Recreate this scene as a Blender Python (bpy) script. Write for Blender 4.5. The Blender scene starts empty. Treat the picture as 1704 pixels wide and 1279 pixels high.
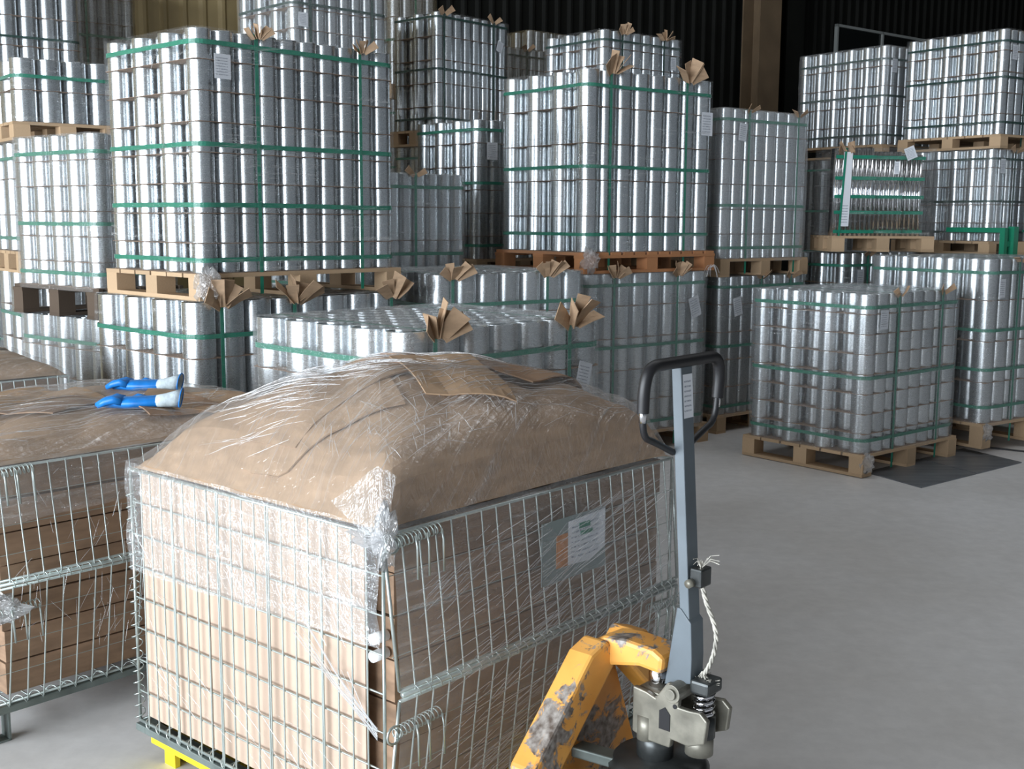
import bpy, math, random
from mathutils import Vector, Matrix
R = random.Random(7)
sc = bpy.context.scene
COL = sc.collection
PI = math.pi

# ------------------------------------------------------------------ camera
cd = bpy.data.cameras.new('camera'); cam = bpy.data.objects.new('camera', cd); COL.objects.link(cam)
cd.sensor_width = 36; cd.lens = 36 * 1924.25 / 1704; cd.clip_start = .05; cd.clip_end = 200
cam.matrix_world = Matrix.Translation((0, 0, 1.5)) @ Matrix.Rotation(PI/2 - .14169, 4, 'X') @ Matrix.Rotation(.00611, 4, 'Z')
sc.camera = cam
# room axes: E1 runs right and away, E2 left and away; the open loading door is on the -E1 side
RA = .67
RE1 = Vector((math.cos(RA), math.sin(RA), 0)); RE2 = Vector((-math.sin(RA), math.cos(RA), 0))
def room(s, t, z=0): return RE1*s + RE2*t + Vector((0, 0, z))
# ------------------------------------------------------------------ world and lights
w = bpy.data.worlds.new('daylight'); sc.world = w; w.use_nodes = True
bg = w.node_tree.nodes['Background']; bg.inputs[0].default_value = (.80, .90, 1.0, 1); bg.inputs[1].default_value = .24
def area(name, loc, to, sx, sy, power, color):
    l = bpy.data.lights.new(name, 'AREA'); l.shape = 'RECTANGLE'; l.size = sx; l.size_y = sy
    l.energy = power; l.color = color
    o = bpy.data.objects.new(name, l); COL.objects.link(o); o.location = loc
    o.rotation_euler = (Vector(to) - Vector(loc)).to_track_quat('-Z', 'Y').to_euler()
    return o
area('door_daylight', room(-6.9, 1.7, 2.15), room(0, 1.7, 2.15), 10.4, 3.9, 2000, (.86, .93, 1.0))
area('overhead_fill', room(5.5, 3.0, 7.3), room(5.5, 3.0, 0), 10, 2.0, 150, (.95, .97, 1.0))  # added overhead fill lamp, unseen; no roof opening is modelled for it
sc.view_settings.view_transform = 'Standard'; sc.view_settings.look = 'None'
sc.view_settings.exposure = 0.0; sc.view_settings.gamma = 1.0; sc.view_settings.use_curve_mapping = False
sc.cycles.transparent_max_bounces = 24

# ------------------------------------------------------------------ materials
def newmat(name):
    m = bpy.data.materials.new(name); m.use_nodes = True
    nt = m.node_tree; b = nt.nodes['Principled BSDF']; return m, nt, b
def N(nt, typ, **kw):
    n = nt.nodes.new(typ)
    for k, v in kw.items():
        if k.startswith('i_'): n.inputs[k[2:].replace('_', ' ')].default_value = v
        else: setattr(n, k, v)
    return n
def coords(nt, which='Object', scale=(1, 1, 1), rot=(0, 0, 0)):
    tc = N(nt, 'ShaderNodeTexCoord'); mp = N(nt, 'ShaderNodeMapping')
    mp.inputs['Scale'].default_value = scale; mp.inputs['Rotation'].default_value = rot
    nt.links.new(tc.outputs[which], mp.inputs[0]); return mp.outputs[0]
def noise(nt, vec, scale=5, detail=3, rough=.5, dist=0):
    n = N(nt, 'ShaderNodeTexNoise'); n.inputs['Scale'].default_value = scale; n.inputs['Detail'].default_value = detail
    n.inputs['Roughness'].default_value = rough; n.inputs['Distortion'].default_value = dist
    if vec: nt.links.new(vec, n.inputs['Vector'])
    return n.outputs['Fac']
def ramp(nt, fac, stops):
    r = N(nt, 'ShaderNodeValToRGB'); e = r.color_ramp.elements
    while len(e) < len(stops): e.new(.5)
    for k, (p, c) in enumerate(stops):
        e[k].position = p; e[k].color = (c, c, c, 1) if not isinstance(c, tuple) else (*c, 1)
    nt.links.new(fac, r.inputs[0]); return r.outputs[0]
def bump(nt, b, h, s=.3, d=.01):
    n = N(nt, 'ShaderNodeBump'); n.inputs['Strength'].default_value = s; n.inputs['Distance'].default_value = d
    nt.links.new(h, n.inputs['Height']); nt.links.new(n.outputs[0], b.inputs['Normal']); return n
def simple(name, col, rough=.5, metal=0, nscale=0, var=.2, sc3=(1, 1, 1), bmp=0, which='Object'):
    m, nt, b = newmat(name); b.inputs['Roughness'].default_value = rough; b.inputs['Metallic'].default_value = metal
    b.inputs['Base Color'].default_value = (*col, 1)
    if nscale:
        f = noise(nt, coords(nt, which, sc3), nscale, 5)
        c = ramp(nt, f, [(.3, tuple(x*(1-var) for x in col)), (.7, tuple(min(1, x*(1+var)) for x in col))])
        nt.links.new(c, b.inputs['Base Color'])
        if bmp: bump(nt, b, f, bmp, .005)
    return m
M = {}
def tin_mat(name, c0, c1, r0, r1):
    m, nt, b = newmat(name); b.inputs['Metallic'].default_value = 1
    oi = N(nt, 'ShaderNodeObjectInfo')
    c = ramp(nt, oi.outputs['Random'], [(0, c0), (1, c1)]); nt.links.new(c, b.inputs['Base Color'])
    f = noise(nt, coords(nt, 'Object', (6, 6, 220)), 3, 3)
    r = ramp(nt, f, [(.3, r0), (.7, r1)]); nt.links.new(r, b.inputs['Roughness'])
    return m
M['tin'] = tin_mat('rolled_tinplate', (.50, .53, .55), (.68, .71, .73), .25, .33)
M['hole'] = simple('dark_hole', (.012, .012, .014), .8)
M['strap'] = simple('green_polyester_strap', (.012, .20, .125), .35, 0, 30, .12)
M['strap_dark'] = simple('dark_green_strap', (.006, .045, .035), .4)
M['board'] = simple('corrugated_cardboard', (.40, .27, .17), .8, 0, 14, .16, (1, 1, 3), .15)
M['board_dark'] = simple('brown_cardboard', (.30, .19, .12), .8, 0, 10, .2, (1, 1, 4), .15)
M['board_pale'] = simple('pale_cardboard_liner', (.50, .375, .29), .75, 0, 6, .06, (2, 2, .5), .05)
def wood(name, col):
    m, nt, b = newmat(name); b.inputs['Roughness'].default_value = .75
    oi = N(nt, 'ShaderNodeObjectInfo')
    f = noise(nt, coords(nt, 'Object', (3, 3, 60)), 4, 4, .6, .6)
    c = ramp(nt, f, [(.3, tuple(x*.72 for x in col)), (.7, tuple(min(1, x*1.15) for x in col))])
    mx = N(nt, 'ShaderNodeMixRGB', blend_type='MULTIPLY'); mx.inputs[0].default_value = .5
    nt.links.new(c, mx.inputs[1]); v = ramp(nt, oi.outputs['Random'], [(0, .6), (1, 1.0)]); nt.links.new(v, mx.inputs[2])
    nt.links.new(mx.outputs[0], b.inputs['Base Color']); bump(nt, b, f, .3, .003); return m
M['pine'] = wood('pale_pine', (.60, .42, .26)); M['orange_wood'] = wood('reddish_wood', (.55, .25, .11)); M['dark_wood'] = wood('weathered_dark_wood', (.12, .085, .06))
def film(name, base, streak, haze, crinkle=.5, tilt=.06, rough=.12, col=(.93, .95, .97), grain=(2.2, 70)):
    """stretch film: clear sheet, thin drawn-out wrinkles with their glints painted in as white streaks"""
    m = bpy.data.materials.new(name); m.use_nodes = True; nt = m.node_tree; nt.nodes.clear()
    out = N(nt, 'ShaderNodeOutputMaterial')
    v1 = coords(nt, 'UV', (grain[0], grain[1], 1), (0, 0, tilt)); v2 = coords(nt, 'UV', (grain[0]*.7, grain[1]*.55, 1), (0, 0, -tilt*2.2))
    n1 = noise(nt, v1, 1, 4, .6, .4); n2 = noise(nt, v2, 1, 3, .6, .3); n3 = noise(nt, coords(nt, 'UV'), 3.0, 2)
    s1 = ramp(nt, n1, [(.56, 0.0), (.74, 1.0)]); s2 = ramp(nt, n2, [(.58, 0.0), (.75, 1.0)])
    mx = N(nt, 'ShaderNodeMath', operation='MAXIMUM'); nt.links.new(s1, mx.inputs[0]); nt.links.new(s2, mx.inputs[1])
    patch = ramp(nt, n3, [(.40, .25), (.68, 1.0)])
    ml = N(nt, 'ShaderNodeMath', operation='MULTIPLY'); nt.links.new(mx.outputs[0], ml.inputs[0]); nt.links.new(patch, ml.inputs[1])
    ma = N(nt, 'ShaderNodeMath', operation='MULTIPLY_ADD', use_clamp=True); nt.links.new(ml.outputs[0], ma.inputs[0]); ma.inputs[1].default_value = streak; ma.inputs[2].default_value = base  # whitish streaks painted in for the glints along the wrinkles
    cr = noise(nt, coords(nt, 'UV', (1, 1, 1)), 38, 2, .5, 2.5)
    ad = N(nt, 'ShaderNodeMath', operation='ADD'); nt.links.new(n1, ad.inputs[0])
    mc = N(nt, 'ShaderNodeMath', operation='MULTIPLY'); nt.links.new(cr, mc.inputs[0]); mc.inputs[1].default_value = crinkle; nt.links.new(mc.outputs[0], ad.inputs[1])
    bp = N(nt, 'ShaderNodeBump'); bp.inputs['Strength'].default_value = .8; bp.inputs['Distance'].default_value = .012; nt.links.new(ad.outputs[0], bp.inputs['Height'])
    tr = N(nt, 'ShaderNodeBsdfTransparent'); tr.inputs[0].default_value = (.97, .975, .98, 1)
    gl = N(nt, 'ShaderNodeBsdfGlossy'); gl.inputs['Roughness'].default_value = rough; gl.inputs[0].default_value = (1, 1, 1, 1)
    df = N(nt, 'ShaderNodeBsdfDiffuse'); df.inputs[0].default_value = (*col, 1); tl = N(nt, 'ShaderNodeBsdfTranslucent'); tl.inputs[0].default_value = (*col, 1)
    for g in (gl, df, tl): nt.links.new(bp.outputs[0], g.inputs['Normal'])
    a = N(nt, 'ShaderNodeMixShader'); a.inputs[0].default_value = .4; nt.links.new(df.outputs[0], a.inputs[1]); nt.links.new(tl.outputs[0], a.inputs[2])
    g2 = N(nt, 'ShaderNodeMixShader'); g2.inputs[0].default_value = haze; nt.links.new(gl.outputs[0], g2.inputs[1]); nt.links.new(a.outputs[0], g2.inputs[2])
    fin = N(nt, 'ShaderNodeMixShader'); nt.links.new(ma.outputs[0], fin.inputs[0]); nt.links.new(tr.outputs[0], fin.inputs[1]); nt.links.new(g2.outputs[0], fin.inputs[2])
    nt.links.new(fin.outputs[0], out.inputs[0]); return m
M['film'] = film('clear_stretch_film', .06, .50, .55, .8)
M['film_haze'] = film('cloudy_stretch_film', .26, .22, .75)
M['film_mid'] = film('doubled_stretch_film', .17, .40, .62, .8)
M['film_cage'] = film('stretch_film_over_cage', .22, .45, .6, .7, .35, .14, (.9, .93, .95), (3, 60))
M['film_heap'] = film('stretch_film_over_heap', .20, .70, .50, .45, .45, .14, (.93, .92, .92), (3, 70))
M['film_top'] = film('stretched_film_lid', .48, .40, .40, 1.2, .4, .16, (.75, .82, .88), (4, 50))
M['film_tuft'] = film('crumpled_film', .45, .4, .6, 2.0, .8, .15, (.95, .96, .98), (20, 60))
M['glint'] = film('film_glint_strand', .55, .3, .45, .2, 0, .2, (.95, .96, .98), (8, 8))  # pale tone of the thin tubes that imitate glints on the film
def paper_mat(name, cscale=(1, 1)):
    m, nt, b = newmat(name); b.inputs['Roughness'].default_value = .6
    uv = N(nt, 'ShaderNodeTexCoord'); sp = N(nt, 'ShaderNodeSeparateXYZ'); nt.links.new(uv.outputs['UV'], sp.inputs[0])
    rows = N(nt, 'ShaderNodeMath', operation='MULTIPLY'); nt.links.new(sp.outputs[1], rows.inputs[0]); rows.inputs[1].default_value = 9
    fr = N(nt, 'ShaderNodeMath', operation='FRACT'); nt.links.new(rows.outputs[0], fr.inputs[0])
    band = ramp(nt, fr.outputs[0], [(.30, 0.0), (.36, 1.0), (.64, 1.0), (.70, 0.0)])
    n = noise(nt, coords(nt, 'UV', (30, 9, 1)), 1.6, 3, .8); ink = ramp(nt, n, [(.47, 0.0), (.52, 1.0)])
    edge = ramp(nt, sp.outputs[0], [(.08, 0.0), (.1, 1.0), (.80, 1.0), (.84, 0.0)])
    edy = ramp(nt, sp.outputs[1], [(.10, 0.0), (.11, 1.0), (.9, 1.0), (.91, 0.0)])
    c = band
    for k in (ink, edge, edy):
        q = N(nt, 'ShaderNodeMath', operation='MULTIPLY'); nt.links.new(c, q.inputs[0]); nt.links.new(k, q.inputs[1]); c = q.outputs[0]
    mix = N(nt, 'ShaderNodeMixRGB'); mix.inputs[1].default_value = (.72, .75, .80, 1); mix.inputs[2].default_value = (.12, .15, .22, 1)
    nt.links.new(c, mix.inputs[0]); nt.links.new(mix.outputs[0], b.inputs['Base Color']); return m
M['paper'] = paper_mat('printed_delivery_label')
M['galv'] = simple('galvanised_wire', (.50, .56, .54), .35, .75, 30, .15)
M['frame'] = simple('grey_green_steel', (.16, .19, .18), .5, .4, 12, .25)
M['concrete'] = None
def concrete():
    m, nt, b = newmat('trowelled_concrete_floor')
    c = coords(nt, 'Object'); f = noise(nt, c, .55, 6, .6, .3); g = noise(nt, c, 14, 6, .65)
    base = ramp(nt, f, [(.3, (.64, .62, .60)), (.7, (.80, .80, .81))])
    sp = ramp(nt, g, [(.35, .86), (.7, 1.0)])
    mx = N(nt, 'ShaderNodeMixRGB', blend_type='MULTIPLY'); mx.inputs[0].default_value = .8
    nt.links.new(base, mx.inputs[1]); nt.links.new(sp, mx.inputs[2]); nt.links.new(mx.outputs[0], b.inputs['Base Color'])
    r = ramp(nt, noise(nt, c, 1.8, 4), [(.3, .38), (.7, .58)]); nt.links.new(r, b.inputs['Roughness'])
    b.inputs['Specular IOR Level'].default_value = .5
    bump(nt, b, g, .08, .004); return m
M['concrete'] = concrete()
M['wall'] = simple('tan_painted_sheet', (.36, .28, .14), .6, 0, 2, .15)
M['wall_shade'] = simple('shade_darkened_sheet', (.012, .0125, .011), .65, 0, 2, .2)  # near-black colour carries the shade on the far stretch of wall
M['wall_shade'].node_tree.nodes['Principled BSDF'].inputs['Specular IOR Level'].default_value = .1
M['ceiling'] = simple('dark_roof_sheet', (.10, .09, .075), .8)
M['column'] = simple('shaded_tan_primer_steel', (.20, .14, .085), .6, 0, 3, .15)  # tan taken darker to paint in the shade around the columns
M['plate'] = simple('worn_steel_plate', (.20, .215, .235), .42, .5, 3, .25, (1, 6, 1))
M['green'] = simple('green_painted_steel', (.01, .22, .12), .4)
M['black'] = simple('black_rubber', (.012, .012, .014), .45)
M['jack_grey'] = simple('grey_painted_shaft', (.115, .14, .16), .5, 0, 8, .15)
M['chrome'] = simple('chromed_tube', (.75, .75, .78), .15, 1)
M['iron'] = simple('oily_cast_iron', (.21, .20, .165), .42, .45, 18, .35, (1, 1, 1), .3)
M['dark_iron'] = simple('dark_greasy_iron', (.06, .065, .065), .35, .5, 14, .4)
def worn():
    m, nt, b = newmat('chipped_orange_paint'); c = coords(nt, 'Object')
    k = noise(nt, c, 16, 8, .7, .8); k2 = noise(nt, c, 5, 3)
    ad = N(nt, 'ShaderNodeMath', operation='ADD'); nt.links.new(k, ad.inputs[0]); nt.links.new(k2, ad.inputs[1])
    ch = ramp(nt, ad.outputs[0], [(1.02/2, 0.0), (1.06/2, 1.0)])
    hf = N(nt, 'ShaderNodeMath', operation='MULTIPLY'); nt.links.new(ad.outputs[0], hf.inputs[0]); hf.inputs[1].default_value = .5
    ch = ramp(nt, hf.outputs[0], [(.515, 0.0), (.54, 1.0)])
    paint = ramp(nt, noise(nt, c, 7, 5), [(.3, (.62, .26, .045)), (.7, (.80, .40, .09))])
    bare = ramp(nt, noise(nt, c, 60, 5), [(.35, (.10, .075, .06)), (.7, (.36, .33, .30))])
    mx = N(nt, 'ShaderNodeMixRGB'); nt.links.new(ch, mx.inputs[0]); nt.links.new(paint, mx.inputs[1]); nt.links.new(bare, mx.inputs[2])
    nt.links.new(mx.outputs[0], b.inputs['Base Color']); b.inputs['Roughness'].default_value = .42
    bump(nt, b, ch, -.5, .002); return m
M['orange'] = worn()
M['yellow'] = simple('yellow_paint', (.86, .66, .02), .4, 0, 9, .08)
M['blue'] = simple('blue_rubber', (.01, .20, .62), .4, 0, 20, .25)
M['cuff'] = simple('grey_knit', (.50, .58, .62), .9, 0, 90, .15, (1, 1, 1), .3)
M['panel_grey'] = simple('grey_plastic_plate', (.22, .27, .27), .5)
M['sticker_orange'] = simple('faded_orange_print', (.55, .22, .06), .6, 0, 30, .3)
M['foam'] = simple('white_foam', (.85, .85, .85), .8)
M['rope'] = simple('frayed_steel_cable', (.45, .43, .38), .6, .3, 60, .4)
M['slat'] = simple('bright_metal_profile', (.80, .81, .83), .14, 1)
M['amber_film'] = film('old_yellow_film', .35, .4, .7, 1.0, .1, .15, (.35, .28, .16), (2, 60))

# ------------------------------------------------------------------ object helpers
def link(name, me, mat=None, parent=None, smooth=False, loc=None):
    o = bpy.data.objects.new(name, me); COL.objects.link(o)
    if mat is not None and not me.materials:
        for q in (mat if isinstance(mat, (list, tuple)) else [mat]): me.materials.append(q)
    if smooth:
        me.polygons.foreach_set('use_smooth', [True]*len(me.polygons))
    if parent: o.parent = parent
    if loc: o.location = loc
    return o
def tag(o, label, cat, group=None, kind=None):
    if label: o['label'] = label
    if cat: o['category'] = cat
    if group: o['group'] = group
    if kind: o['kind'] = kind
    return o
def empty(name, loc, rz, label, cat, group=None):
    o = bpy.data.objects.new(name, None); COL.objects.link(o); o.location = loc; o.rotation_euler = (0, 0, rz)
    o.empty_display_size = .2
    return tag(o, label, cat, group)
class MB:
    def __init__(s): s.v = []; s.f = []; s.uv = []; s.mi = []
    def add(s, vs, fs, uvs=None, mi=0):
        k = len(s.v); s.v += [tuple(v) for v in vs]
        for n, f in enumerate(fs):
            s.f.append(tuple(i + k for i in f)); s.mi.append(mi)
            s.uv.append([uvs[i] for i in f] if uvs else None)
        return s
    def box(s, lo, hi, mi=0):
        x0, y0, z0 = lo; x1, y1, z1 = hi
        return s.add([(x0,y0,z0),(x1,y0,z0),(x1,y1,z0),(x0,y1,z0),(x0,y0,z1),(x1,y0,z1),(x1,y1,z1),(x0,y1,z1)],
                     [(0,3,2,1),(4,5,6,7),(0,1,5,4),(1,2,6,5),(2,3,7,6),(3,0,4,7)], mi=mi)
    def obox(s, c, ax, hx, hy, hz, up=(0,0,1)):
        """box centred at c, x axis along ax"""
        ax = Vector(ax).normalized(); ay = Vector(up).cross(ax)
        if ay.length < 1e-4: ay = Vector((0,1,0))
        ay.normalize(); az = ax.cross(ay); c = Vector(c)
        P = [c + ax*(hx*i) + ay*(hy*j) + az*(hz*k) for k in (-1,1) for i, j in ((-1,-1),(1,-1),(1,1),(-1,1))]
        return s.add(P, [(0,3,2,1),(4,5,6,7),(0,1,5,4),(1,2,6,5),(2,3,7,6),(3,0,4,7)])
    def tube(s, pts, r, n=8, cap=True, closed=False, mi=0):
        pts = [Vector(p) for p in pts]; m = len(pts); rs = r if isinstance(r, (list, tuple)) else [r]*m
        ring0 = len(s.v); prev = None
        for k, p in enumerate(pts):
            if closed: t = pts[(k+1) % m] - pts[k-1]
            else: t = pts[min(k+1, m-1)] - pts[max(k-1, 0)]
            t.normalize()
            if prev is None:
                u = t.orthogonal().normalized()
            else:
                u = prev - t*prev.dot(t); u.normalize()
            prev = u; v = t.cross(u)
            for q in range(n):
                a = 2*PI*q/n; s.v.append(tuple(p + (u*math.cos(a) + v*math.sin(a))*rs[k]))
        for k in range(m if closed else m-1):
            for q in range(n):
                a = ring0 + k*n + q; b = ring0 + k*n + (q+1) % n; c = ring0 + ((k+1) % m)*n + (q+1) % n; d = ring0 + ((k+1) % m)*n + q
                s.f.append((a, b, c, d)); s.uv.append(None); s.mi.append(mi)
        if cap and not closed:
            s.f.append(tuple(ring0 + q for q in reversed(range(n)))); s.uv.append(None); s.mi.append(mi)
            s.f.append(tuple(ring0 + (m-1)*n + q for q in range(n))); s.uv.append(None); s.mi.append(mi)
        return s
    def prism(s, poly, h0, h1, fn):
        """poly in 2D extruded between h0 and h1; fn(a, b, h) -> xyz"""
        n = len(poly); P = [fn(a, b, h0) for a, b in poly] + [fn(a, b, h1) for a, b in poly]
        return s.add(P, [tuple(reversed(range(n))), tuple(range(n, 2*n))] + [(i, (i+1) % n, n + (i+1) % n, n + i) for i in range(n)])
    def mesh(s, name):
        me = bpy.data.meshes.new(name); me.from_pydata(s.v, [], s.f); me.update()
        if any(s.uv):
            ul = me.uv_layers.new(name='UVMap'); k = 0
            for f, u in zip(s.f, s.uv):
                for j in range(len(f)):
                    ul.data[k].uv = u[j] if u else (0, 0); k += 1
        if any(s.mi): me.polygons.foreach_set('material_index', s.mi)
        return me
    def build(s, name, mat, parent=None, smooth=False):
        return link(name, s.mesh(name), mat, parent, smooth)
def bevel(o, wd=.002, seg=2):
    m = o.modifiers.new('bevel', 'BEVEL'); m.width = wd; m.segments = seg; m.limit_method = 'ANGLE'; return o

# ------------------------------------------------------------------ the building
def struct(o): o['kind'] = 'structure'; return o
g = MB().box((-30, -30, -.2), (40, 40, 0)); fl = struct(g.build('floor', M['concrete']))
def sheet_wall(name, s0, s1, t, z0, z1, mat, axis='s'):
    """ribbed sheet wall; ribs are real folds"""
    g = MB(); p = .19; n = int((s1-s0)/p); prof = []
    for k in range(n+1):
        b = s0 + k*p; prof += [(b, 0), (b+.03, -.03), (b+.06, -.03), (b+.09, 0)]
    vs = []
    for a, d in prof:
        for z in (z0, z1):
            vs.append(room(a, t + d, z) if axis == 's' else room(t - d, a, z))
    fs = [(2*k, 2*k+2, 2*k+3, 2*k+1) for k in range(len(prof)-1)]
    g.add(vs, fs); return struct(g.build(name, mat))
sheet_wall('wall_back', -7, 7.2, 10.5, 0, 8, M['wall'])
sheet_wall('wall_back', 7.2, 24, 10.5, 0, 8, M['wall_shade'])
sheet_wall('wall_left', 6.9, 10.5, -7, 0, 8, M['wall'], 't')
sheet_wall('wall_left', -10, -3.5, -7, 0, 8, M['wall'], 't')
g = MB(); g.add([room(-7, -3.5, 4.15), room(-7, 6.9, 4.15), room(-7, 6.9, 8), room(-7, -3.5, 8)], [(0, 1, 2, 3)]); struct(g.build('wall_left', M['wall']))
sheet_wall('wall_right', -10, 10.5, 24, 0, 8, M['wall_shade'], 't')
g = MB(); g.add([room(-7, -10, 8), room(24, -10, 8), room(24, 10.5, 8), room(-7, 10.5, 8)], [(0, 3, 2, 1)]); struct(g.build('ceiling', M['ceiling']))
def beam(name, s, t, wd, dp, mat, h=8):
    g = MB(); a = wd/2; th = .02
    for lo, hi in (((-a, 0), (a, th)), ((-a, dp-th), (a, dp)), ((-th/2, th), (th/2, dp-th))):
        vs = [room(s+x, t-y, z) for z in (0, h) for x, y in ((lo[0], lo[1]), (hi[0], lo[1]), (hi[0], hi[1]), (lo[0], hi[1]))]
        g.add(vs, [(0,3,2,1),(4,5,6,7),(0,1,5,4),(1,2,6,5),(2,3,7,6),(3,0,4,7)])
    return struct(g.build(name, mat))
beam('trim_1', 12.25, 10.4, .42, .30, M['column'])
beam('trim_2', 12.9, 10.4, .34, .2, M['wall_shade'])
beam('trim_3', 5.05, 10.4, .20, .12, M['column'])
# window in the dark wall
def window(s0, s1, z0, z1, t=10.40):
    fr = MB(); th = .035
    def bar(a0, a1, b0, b1):
        vs = [room(x, t - y, z) for y in (0, .05) for x, z in ((a0, b0), (a1, b0), (a1, b1), (a0, b1))]
        fr.add(vs, [(0,1,2,3),(7,6,5,4),(0,4,5,1),(1,5,6,2),(2,6,7,3),(3,7,4,0)])
    bar(s0, s1, z0, z0+th); bar(s0, s1, z1-th, z1); bar(s0, s0+th, z0, z1); bar(s1-th, s1, z0, z1); m = (s0+s1)/2; bar(m-th/2, m+th/2, z0, z1)
    o = struct(fr.build('window_1', simple('grey_window_frame', (.34, .36, .35), .5)))
    for a, b in ((s0+th, m-th/2), (m+th/2, s1-th)):
        p = MB(); p.add([room(a, t-.02, z0+th), room(b, t-.02, z0+th), room(b, t-.02, z1-th), room(a, t-.02, z1-th)], [(0,1,2,3)])
        p.build('pane', simple('dark_glass', (.01, .012, .012), .12), o)
WIN = window(14.0, 16.2, 2.9, 4.25)

# ------------------------------------------------------------------ cans
def can_mesh(name, h, holes=False, n=28):
    """unit-diameter tin of height h: bead at both rims, lid sunk inside the rim"""
    r = .5; prof = [(r*.96, 0), (r*.985, .0025), (r*.985, .0045), (r*.985, h-.0045), (r*.985, h-.0025), (r*.96, h), (r*.92, h-.001), (r*.91, h-.006), (0, h-.006)]
    g = MB(); vs = []
    for a, z in prof[:-1]:
        for q in range(n): vs.append((a*math.cos(2*PI*q/n), a*math.sin(2*PI*q/n), z))
    m = len(prof)-1; fs = []
    for k in range(m-1):
        for q in range(n): fs.append((k*n+q, k*n+(q+1) % n, (k+1)*n+(q+1) % n, (k+1)*n+q))
    fs.append(tuple((m-1)*n+q for q in range(n))); fs.append(tuple(reversed(range(n))))
    g.add(vs, fs)
    if holes:
        for ang, zz, rad in ((-1.9, .62, .075), (-2.5, .62, .04), (-1.3, .60, .045), (-2.9, .3, .06), (-.6, .3, .06)):
            c = Vector((math.cos(ang), math.sin(ang), 0))*.487 + Vector((0, 0, h*zz)); t = Vector((-math.sin(ang), math.cos(ang), 0))
            ring = [c + t*(math.cos(2*PI*q/10)*rad) + Vector((0, 0, math.sin(2*PI*q/10)*rad*.11)) for q in range(10)]
            g.add(ring, [tuple(range(10))], mi=1)
    me = g.mesh(name); me.materials.append(M['tin']); me.materials.append(M['hole'])
    me.polygons.foreach_set('use_smooth', [len(p.vertices) == 4 for p in me.polygons]); return me
CANS = {}
def get_can(h, holes):
    k = (round(h, 3), holes)
    if k not in CANS: CANS[k] = can_mesh('can', h, holes)
    return CANS[k]
def hull(w_, d_, r, off=0, n=6, step=.05):
    """rounded rectangle starting at the front-left end, counter-clockwise, outward offset"""
    pts = []; r2 = r + off
    for cx, cy, a0 in ((w_-r, r, -PI/2), (w_-r, d_-r, 0), (r, d_-r, PI/2), (r, r, PI)):
        for k in range(n+1):
            a = a0 + PI/2*k/n; pts.append((cx + r2*math.cos(a), cy + r2*math.sin(a)))
    out = []
    for i in range(len(pts)):
        a = pts[i]; b = pts[(i+1) % len(pts)]; L = math.hypot(b[0]-a[0], b[1]-a[1]); m = max(1, int(L/step))
        for k in range(m): out.append((a[0]+(b[0]-a[0])*k/m, a[1]+(b[1]-a[1])*k/m))
    return out
def band(name, w_, d_, r, z, parent, ht=.018, sag=0, mat=None):
    h = hull(w_, d_, r, .004); h2 = hull(w_, d_, r, .0055); n = len(h); g = MB(); vs = []
    for (x, y), (X, Y) in zip(h, h2):
        zz = z + sag*math.sin(x*5+y*4)*.5 + R.uniform(-.0006, .0006)
        vs += [(x, y, zz-ht/2), (x, y, zz+ht/2), (X, Y, zz+ht/2), (X, Y, zz-ht/2)]
    fs = []
    for k in range(n):
        a = 4*k; b = 4*((k+1) % n)
        fs += [(a+3, b+3, b+2, a+2), (a+2, b+2, b+1, a+1), (a+1, b+1, b, a), (a, b, b+3, a+3)]
    g.add(vs, fs); return g.build(name, mat or M['strap'], parent, False)
def film_shell(name, w_, d_, r, z0, z1, parent, mat, amp=.006, top=True, rows=9):
    h = hull(w_, d_, r, .012, 5, .035); n = len(h); g = MB(); vs = []; uv = []
    per = 0; cum = []
    for i in range(n):
        cum.append(per); a = h[i]; b = h[(i+1) % n]; per += math.hypot(b[0]-a[0], b[1]-a[1])
    cx, cy = w_/2, d_/2; rr = random.Random(int(w_*1000+z1*977)); ph = [rr.uniform(0, 6) for _ in range(6)]
    for j in range(rows+1):
        z = z0 + (z1+.004-z0)*j/rows
        for i in range(n+1):
            x, y = h[i % n]; c = (cum[i] if i < n else per)
            k = amp*(.5 + .5*math.sin(c*9+z*11+ph[0])*math.sin(z*17+ph[1]+c*3) + .3*rr.random())
            edge = 1 if 0 < j < rows else .3
            dx, dy = x-cx, y-cy; L = math.hypot(dx, dy)
            vs.append((x+dx/L*k*edge, y+dy/L*k*edge, z)); uv.append((c, z))
    fs = [(j*(n+1)+i, j*(n+1)+i+1, (j+1)*(n+1)+i+1, (j+1)*(n+1)+i) for j in range(rows) for i in range(n)]
    g.add(vs, fs, uv)
    if top:
        g2 = g; g = MB(); NX, NY = 14, 12; tv = []; tu = []
        x0, y0 = .01, .01
        for j in range(NY+1):
            for i in range(NX+1):
                fx = i/NX; fy = j/NY; x = x0+(w_-2*x0)*fx; y = y0+(d_-2*y0)*fy
                tv.append((x, y, z1+.004 + .004*abs(math.sin(x*23+ph[2])*math.sin(y*19+ph[3])))); tu.append((x*1.3+y, y-x*.6))
        g.add(tv, [(j*(NX+1)+i, j*(NX+1)+i+1, (j+1)*(NX+1)+i+1, (j+1)*(NX+1)+i) for j in range(NY) for i in range(NX)], tu)
        g.build('film_lid', M['film_top'] if z1 < 1.5 else mat, parent, True); g = g2
    return g.build(name, mat, parent, True)
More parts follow.
